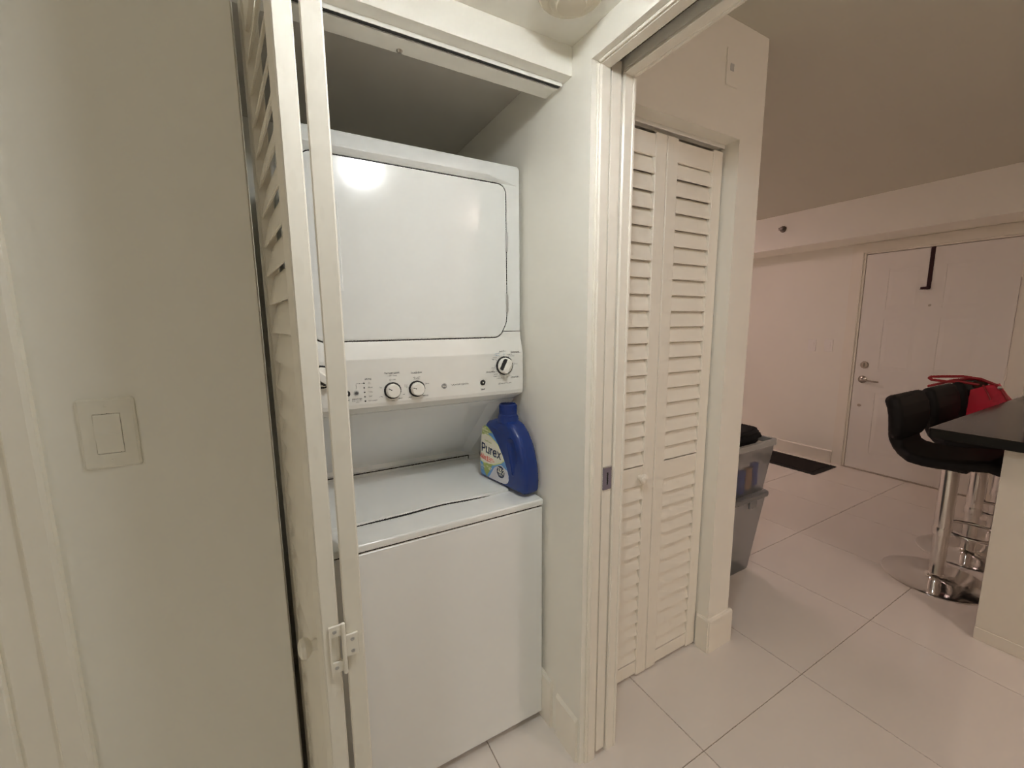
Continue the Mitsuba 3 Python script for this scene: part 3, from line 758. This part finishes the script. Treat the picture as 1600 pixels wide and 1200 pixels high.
# ------------------------------------------------------------------ door mat
t = 'door_mat'
mt = rounded([(4.135, 1.785), (4.555, 1.785), (4.555, 2.40), (4.135, 2.40)], 0.012)
obj('backing', prism(mt, 'z', 0.0002, 0.006), RUBBER_EDGE, t)
obj('pile', prism(mt.buffer(-0.045), 'z', 0.006, 0.011), RUBBER, t)
for a in (0.012, 0.028):
    obj('edge_ridge', prism(mt.buffer(-a).difference(mt.buffer(-a - 0.007)), 'z', 0.006, 0.0095), RUBBER_EDGE, t)
tag(t, 'black rubber-edged mat on the tiles before the far wall', 'door mat')

# ------------------------------------------------------------------ peninsula
t = 'kitchen_peninsula'
pb = obj('body', bx(2.560, 4.25, -0.25, 0.437, 0.0, 0.866, 0.002), BASE_PAINT, t)
tag(t, 'cream painted kitchen peninsula base under the black countertop', 'kitchen counter')
obj('base_strip', bx(2.553, 2.560, -0.25, 0.437, 0.0, 0.055, 0.002), BASE_PAINT, t)
t = obj('countertop', soft_prism(rounded([(2.485, -0.30), (4.28, -0.30), (4.28, 0.652), (2.485, 0.652)], 0.012, 5), 'z', 0.867, 0.909, 0.003, 3), GRANITE, None, 40)
tag(t, 'polished black stone countertop overhanging the bar stools', 'countertop')

t = 'storage_box'
obj('body', bx(2.98, 3.12, 0.30, 0.462, 0.9095, 1.130, 0.006), MAROON, t)
obj('lid', bx(2.976, 3.124, 0.296, 0.466, 1.130, 1.148, 0.005), MAROON, t)
tag(t, 'dark red box on the black countertop at the right edge', 'box')

# ------------------------------------------------------------------ bar stools


def padded(pts, r, x0, x1):
    """A cushion: capsules along x at the profile points (y, z, inset of the two ends), joined by hulls."""
    s = m3.Manifold.sphere(r, 24)
    parts = []
    rows_ = [m3.Manifold.batch_hull([s.translate((x0 + r + i, y, z)), s.translate((x1 - r - i, y, z))]) for y, z, i in pts]
    for a, b in zip(rows_[:-1], rows_[1:]):
        parts.append(m3.Manifold.batch_hull([a, b]))
    return tm(m3.Manifold.batch_boolean(parts, m3.OpType.Add))


def stool(cx, cy, lbl, ring_dir):
    t = numbered('bar_stool')
    D = (cx - 2.99, cy - 0.676, 0)

    def put(name, mesh, m, parent=t, smooth=35, label=None):
        mm = tm(mesh).copy()
        mm.apply_translation(D)
        return obj(name, mm, m, parent, smooth, label)
    put('seat', padded([(0.878, 0.775, 0.050), (0.874, 0.745, 0.058), (0.860, 0.712, 0.062), (0.832, 0.688, 0.045), (0.790, 0.674, 0.012), (0.74, 0.671, 0.004), (0.68, 0.675, 0.0), (0.60, 0.690, 0.0), (0.515, 0.708, 0.0), (0.484, 0.700, 0.0)], 0.028, 2.79, 3.19), BLACK_LEATHER)
    put('backrest', padded([(0.888, 0.958, 0.006), (0.876, 0.930, 0.0), (0.865, 0.880, 0.0), (0.862, 0.835, 0.002), (0.864, 0.800, 0.018), (0.868, 0.778, 0.045)], 0.033, 2.785, 3.195), BLACK_LEATHER)
    put('seat_plate', bx(2.90, 3.08, 0.60, 0.75, 0.628, 0.645, 0.004), DARK)
    put('gas_lift', lathe([(0, 0.36), (0.0200, 0.36), (0.0200, 0.640), (0, 0.640)], (2.99, 0.676, 0), 28), CHROME)
    put('column', lathe([(0, 0.014), (0.0300, 0.014), (0.0300, 0.365), (0.0285, 0.372), (0, 0.372)], (2.99, 0.676, 0), 32), CHROME)
    put('sleeve', lathe([(0, 0.30), (0.0345, 0.30), (0.0345, 0.612), (0.030, 0.620), (0, 0.620)], (2.99, 0.676, 0), 32), CHROME)
    put('base', lathe([(0, 0.0005), (0.2195, 0.0005), (0.220, 0.004), (0.214, 0.0075), (0.16, 0.012), (0.09, 0.0165), (0.05, 0.021), (0.034, 0.030), (0.030, 0.036), (0, 0.036)], (2.99, 0.676, 0), 72), CHROME)
    dx, dy = ring_dir
    fk = put('footrest', cat(ring((2.99 + dx * 0.145, 0.676 + dy * 0.145, 0.275), 0.125, 0.0085), ring((2.99 + dx * 0.145, 0.676 + dy * 0.145, 0.250), 0.0, 0.0001) if False else tube([(2.99, 0.676, 0.275), (2.99 + dx * 0.03, 0.676 + dy * 0.03, 0.275)], 0.010)), CHROME)
    put('collar', lathe([(0, 0.255), (0.0365, 0.255), (0.0375, 0.262), (0.0375, 0.292), (0.0345, 0.300), (0, 0.300)], (2.99, 0.676, 0), 32), CHROME)
    put('lever', tube([(3.02, 0.66, 0.618), (3.10, 0.62, 0.612), (3.16, 0.60, 0.560)], 0.004, 8), CHROME)
    tag(t, lbl, 'bar stool', 'black bar stools along the peninsula')
    return t


stool(2.99, 0.676, 'black leather bar stool with chrome base nearest the doorway', (0.82, -0.57))
stool(3.473, 0.672, 'second black leather bar stool, between the nearest one and the red handbag', (0.82, -0.57))
stool(3.956, 0.670, 'farthest black bar stool, mostly hidden behind the red handbag', (0.82, -0.57))

# ------------------------------------------------------------------ red handbag on the third stool
t = 'handbag'
hb = m3.Manifold.hull_points(np.array([(x, y, z) for x, y, z in
     [(3.765, 0.820, 0.722), (3.915, 0.820, 0.722), (3.765, 0.662, 0.722), (3.915, 0.662, 0.722), (3.765, 0.826, 0.74), (3.915, 0.826, 0.74),
      (3.790, 0.828, 0.945), (3.870, 0.828, 0.945), (3.80, 0.752, 0.985), (3.85, 0.752, 0.985), (3.79, 0.722, 0.990), (3.86, 0.722, 0.990), (3.765, 0.658, 0.75), (3.915, 0.658, 0.75), (3.78, 0.664, 0.900), (3.87, 0.664, 0.900)]], np.float64))
hb = hb.refine_to_length(0.03)
hv = tm(hb)
nrm = hv.vertex_normals
hv.vertices = hv.vertices + nrm * ((meshkit.fbm(hv.vertices * 14) - 0.5) * 0.012)[:, None]
obj('body', hv, RED, t, 50)
obj('opening', bx(3.805, 3.845, 0.765, 0.825, 0.955, 0.997, 0.008), BROWN, t, label='dark open top')
obj('flap', tube([(3.795, 0.775, 0.978), (3.783, 0.752, 0.940), (3.773, 0.733, 0.900)], 0.005, 8), RED_DARK, t)
obj('piping', tube([(3.79, 0.722, 0.990), (3.785, 0.690, 0.950), (3.775, 0.664, 0.905), (3.768, 0.657, 0.79)], 0.007, 8), RED_DARK, t, 40)
obj('strap', tube([(3.81, 0.735, 0.990), (3.80, 0.79, 1.016), (3.79, 0.87, 1.026), (3.78, 0.96, 1.017), (3.78, 1.010, 1.010), (3.78, 1.020, 1.001), (3.78, 1.009, 0.991), (3.78, 0.94, 0.985), (3.79, 0.87, 0.990), (3.81, 0.80, 0.980)], 0.0085, 10), RED_DARK, t, 45)
obj('strap', tube([(3.85, 0.745, 0.986), (3.84, 0.82, 1.012), (3.83, 0.91, 0.996), (3.82, 0.985, 0.960), (3.82, 1.028, 0.942)], 0.0085, 10), RED_DARK, t, 45)
obj('clasp', trimesh.creation.icosphere(2, 0.011).apply_translation([3.775, 0.703, 0.975]), CHROME, t, True, 'shiny metal stud')
tag(t, 'red handbag with long straps on the farthest stool behind the countertop', 'handbag')

# ------------------------------------------------------------------ stacked storage totes


def tote(x0, x1, y0, y1, z0, z1, fl):
    """A flared open tub of thin sheet plastic: floor and four walls."""
    def rect(z, f):
        return [(x0 - f, y0 - f * 0.6, z), (x1 + f, y0 - f * 0.6, z), (x1 + f, y1 + f * 0.6, z), (x0 - f, y1 + f * 0.6, z)]
    v = np.array(rect(z0, 0) + rect(z1, fl))
    f = [(0, 2, 1), (0, 3, 2)]
    for k in range(4):
        a, b = k, (k + 1) % 4
        f += [(a, b, b + 4), (a, b + 4, a + 4)]
    return trimesh.Trimesh(v, f, process=False)


def lump(c, s, seed, amp=0.25, sub=4, sq=0.7):
    m = trimesh.creation.icosphere(sub)
    v = m.vertices
    v = np.sign(v) * np.abs(v) ** sq
    k = 1 + amp * (meshkit.fbm(v * 2.3 + seed * 7.1, seed=seed) - 0.5) * 2
    m.vertices = v * k[:, None] * np.array(s) / 1.15 + np.array(c)
    return m


GB = 'bins stacked beside the pillar'
t = 'storage_bin'
obj('tub', tote(1.690, 2.211, 1.240, 1.640, 0.0006, 0.432, 0.060), TOTE, t)
obj('lid', soft_prism(rounded([(1.612, 1.190), (2.298, 1.190), (2.298, 1.690), (1.612, 1.690)], 0.03, 5), 'z', 0.430, 0.460, 0.008, 3), TOTE_LID, t, 40, 'dark grey lid')
obj('latch', bx(2.105, 2.165, 1.186, 1.199, 0.395, 0.440, 0.003), TOTE_LID, t)
tag(t, 'clear grey plastic storage bin on the floor, lower of the two', 'storage bin')
t = 'storage_bin_001'
obj('tub', tote(1.690, 2.270, 1.222, 1.640, 0.4608, 0.735, 0.040), TOTE, t)
rim = Polygon(rounded([(1.625, 1.186), (2.326, 1.186), (2.326, 1.676), (1.625, 1.676)], 0.03, 5)).difference(rounded([(1.655, 1.204), (2.305, 1.204), (2.305, 1.660), (1.655, 1.660)], 0.02, 5))
obj('rim', prism(rim, 'z', 0.722, 0.752), TOTE_RIM, t)
tag(t, 'clear plastic storage bin full of packets, stacked on the lower bin', 'storage bin')
t = obj('clothing', lump((1.965, 1.44, 0.125), (0.262, 0.180, 0.125), 3, 0.15), CLOTH_GREY, None, True)
tag(t, 'dark grey clothing heaped inside the lower bin', 'clothing')
t = obj('clothing_001', lump((2.00, 1.44, 0.320), (0.245, 0.180, 0.078), 5, 0.15), CLOTH_TEAL, None, True)
tag(t, 'pale teal folded clothing in the lower bin', 'clothing')
t = obj('paper', lump((2.12, 1.250, 0.110), (0.040, 0.008, 0.040), 6, 0.5), CLOTH_WHITE, None, True)
tag(t, 'crumpled white scrap pressed against the side of the lower bin', 'paper')
t = obj('bag', lump((2.12, 1.43, 0.640), (0.150, 0.150, 0.055), 8), CLOTH_PALE, None, True)
tag(t, 'pale beige bag inside the upper bin', 'bag')
for i, (x, y, z, w_, h_, c, lbl) in enumerate([(2.085, 1.226, 0.535, 0.05, 0.13, PACK_BLUE, 'blue packet in the upper bin, leftmost of the visible packets'), (2.150, 1.226, 0.545, 0.045, 0.12, PACK_ORANGE, 'orange packet between two blue ones in the upper bin'),
                                               (2.205, 1.226, 0.560, 0.045, 0.13, PACK_BLUE, 'blue packet in the upper bin beside the orange one')]):
    t = obj('packet', soft_prism(rounded([(x - w_ / 2, z - h_ / 2), (x + w_ / 2, z - h_ / 2), (x + w_ / 2, z + h_ / 2), (x - w_ / 2, z + h_ / 2)], 0.006), 'y', y, y + 0.03, 0.008, 3), c, None, 40)
    tag(t, lbl, 'packet')
t = obj('black_cloth', lump((1.975, 1.43, 0.765), (0.372, 0.240, 0.054), 11, 0.12, 5, 0.35), CLOTH_BLACK, None, True)
tag(t, 'black cloth piled in the top of the upper bin', 'cloth')


for k in scene:
    if '__lettering' in k:
        labels.setdefault(k, {})['kind'] = 'stuff'
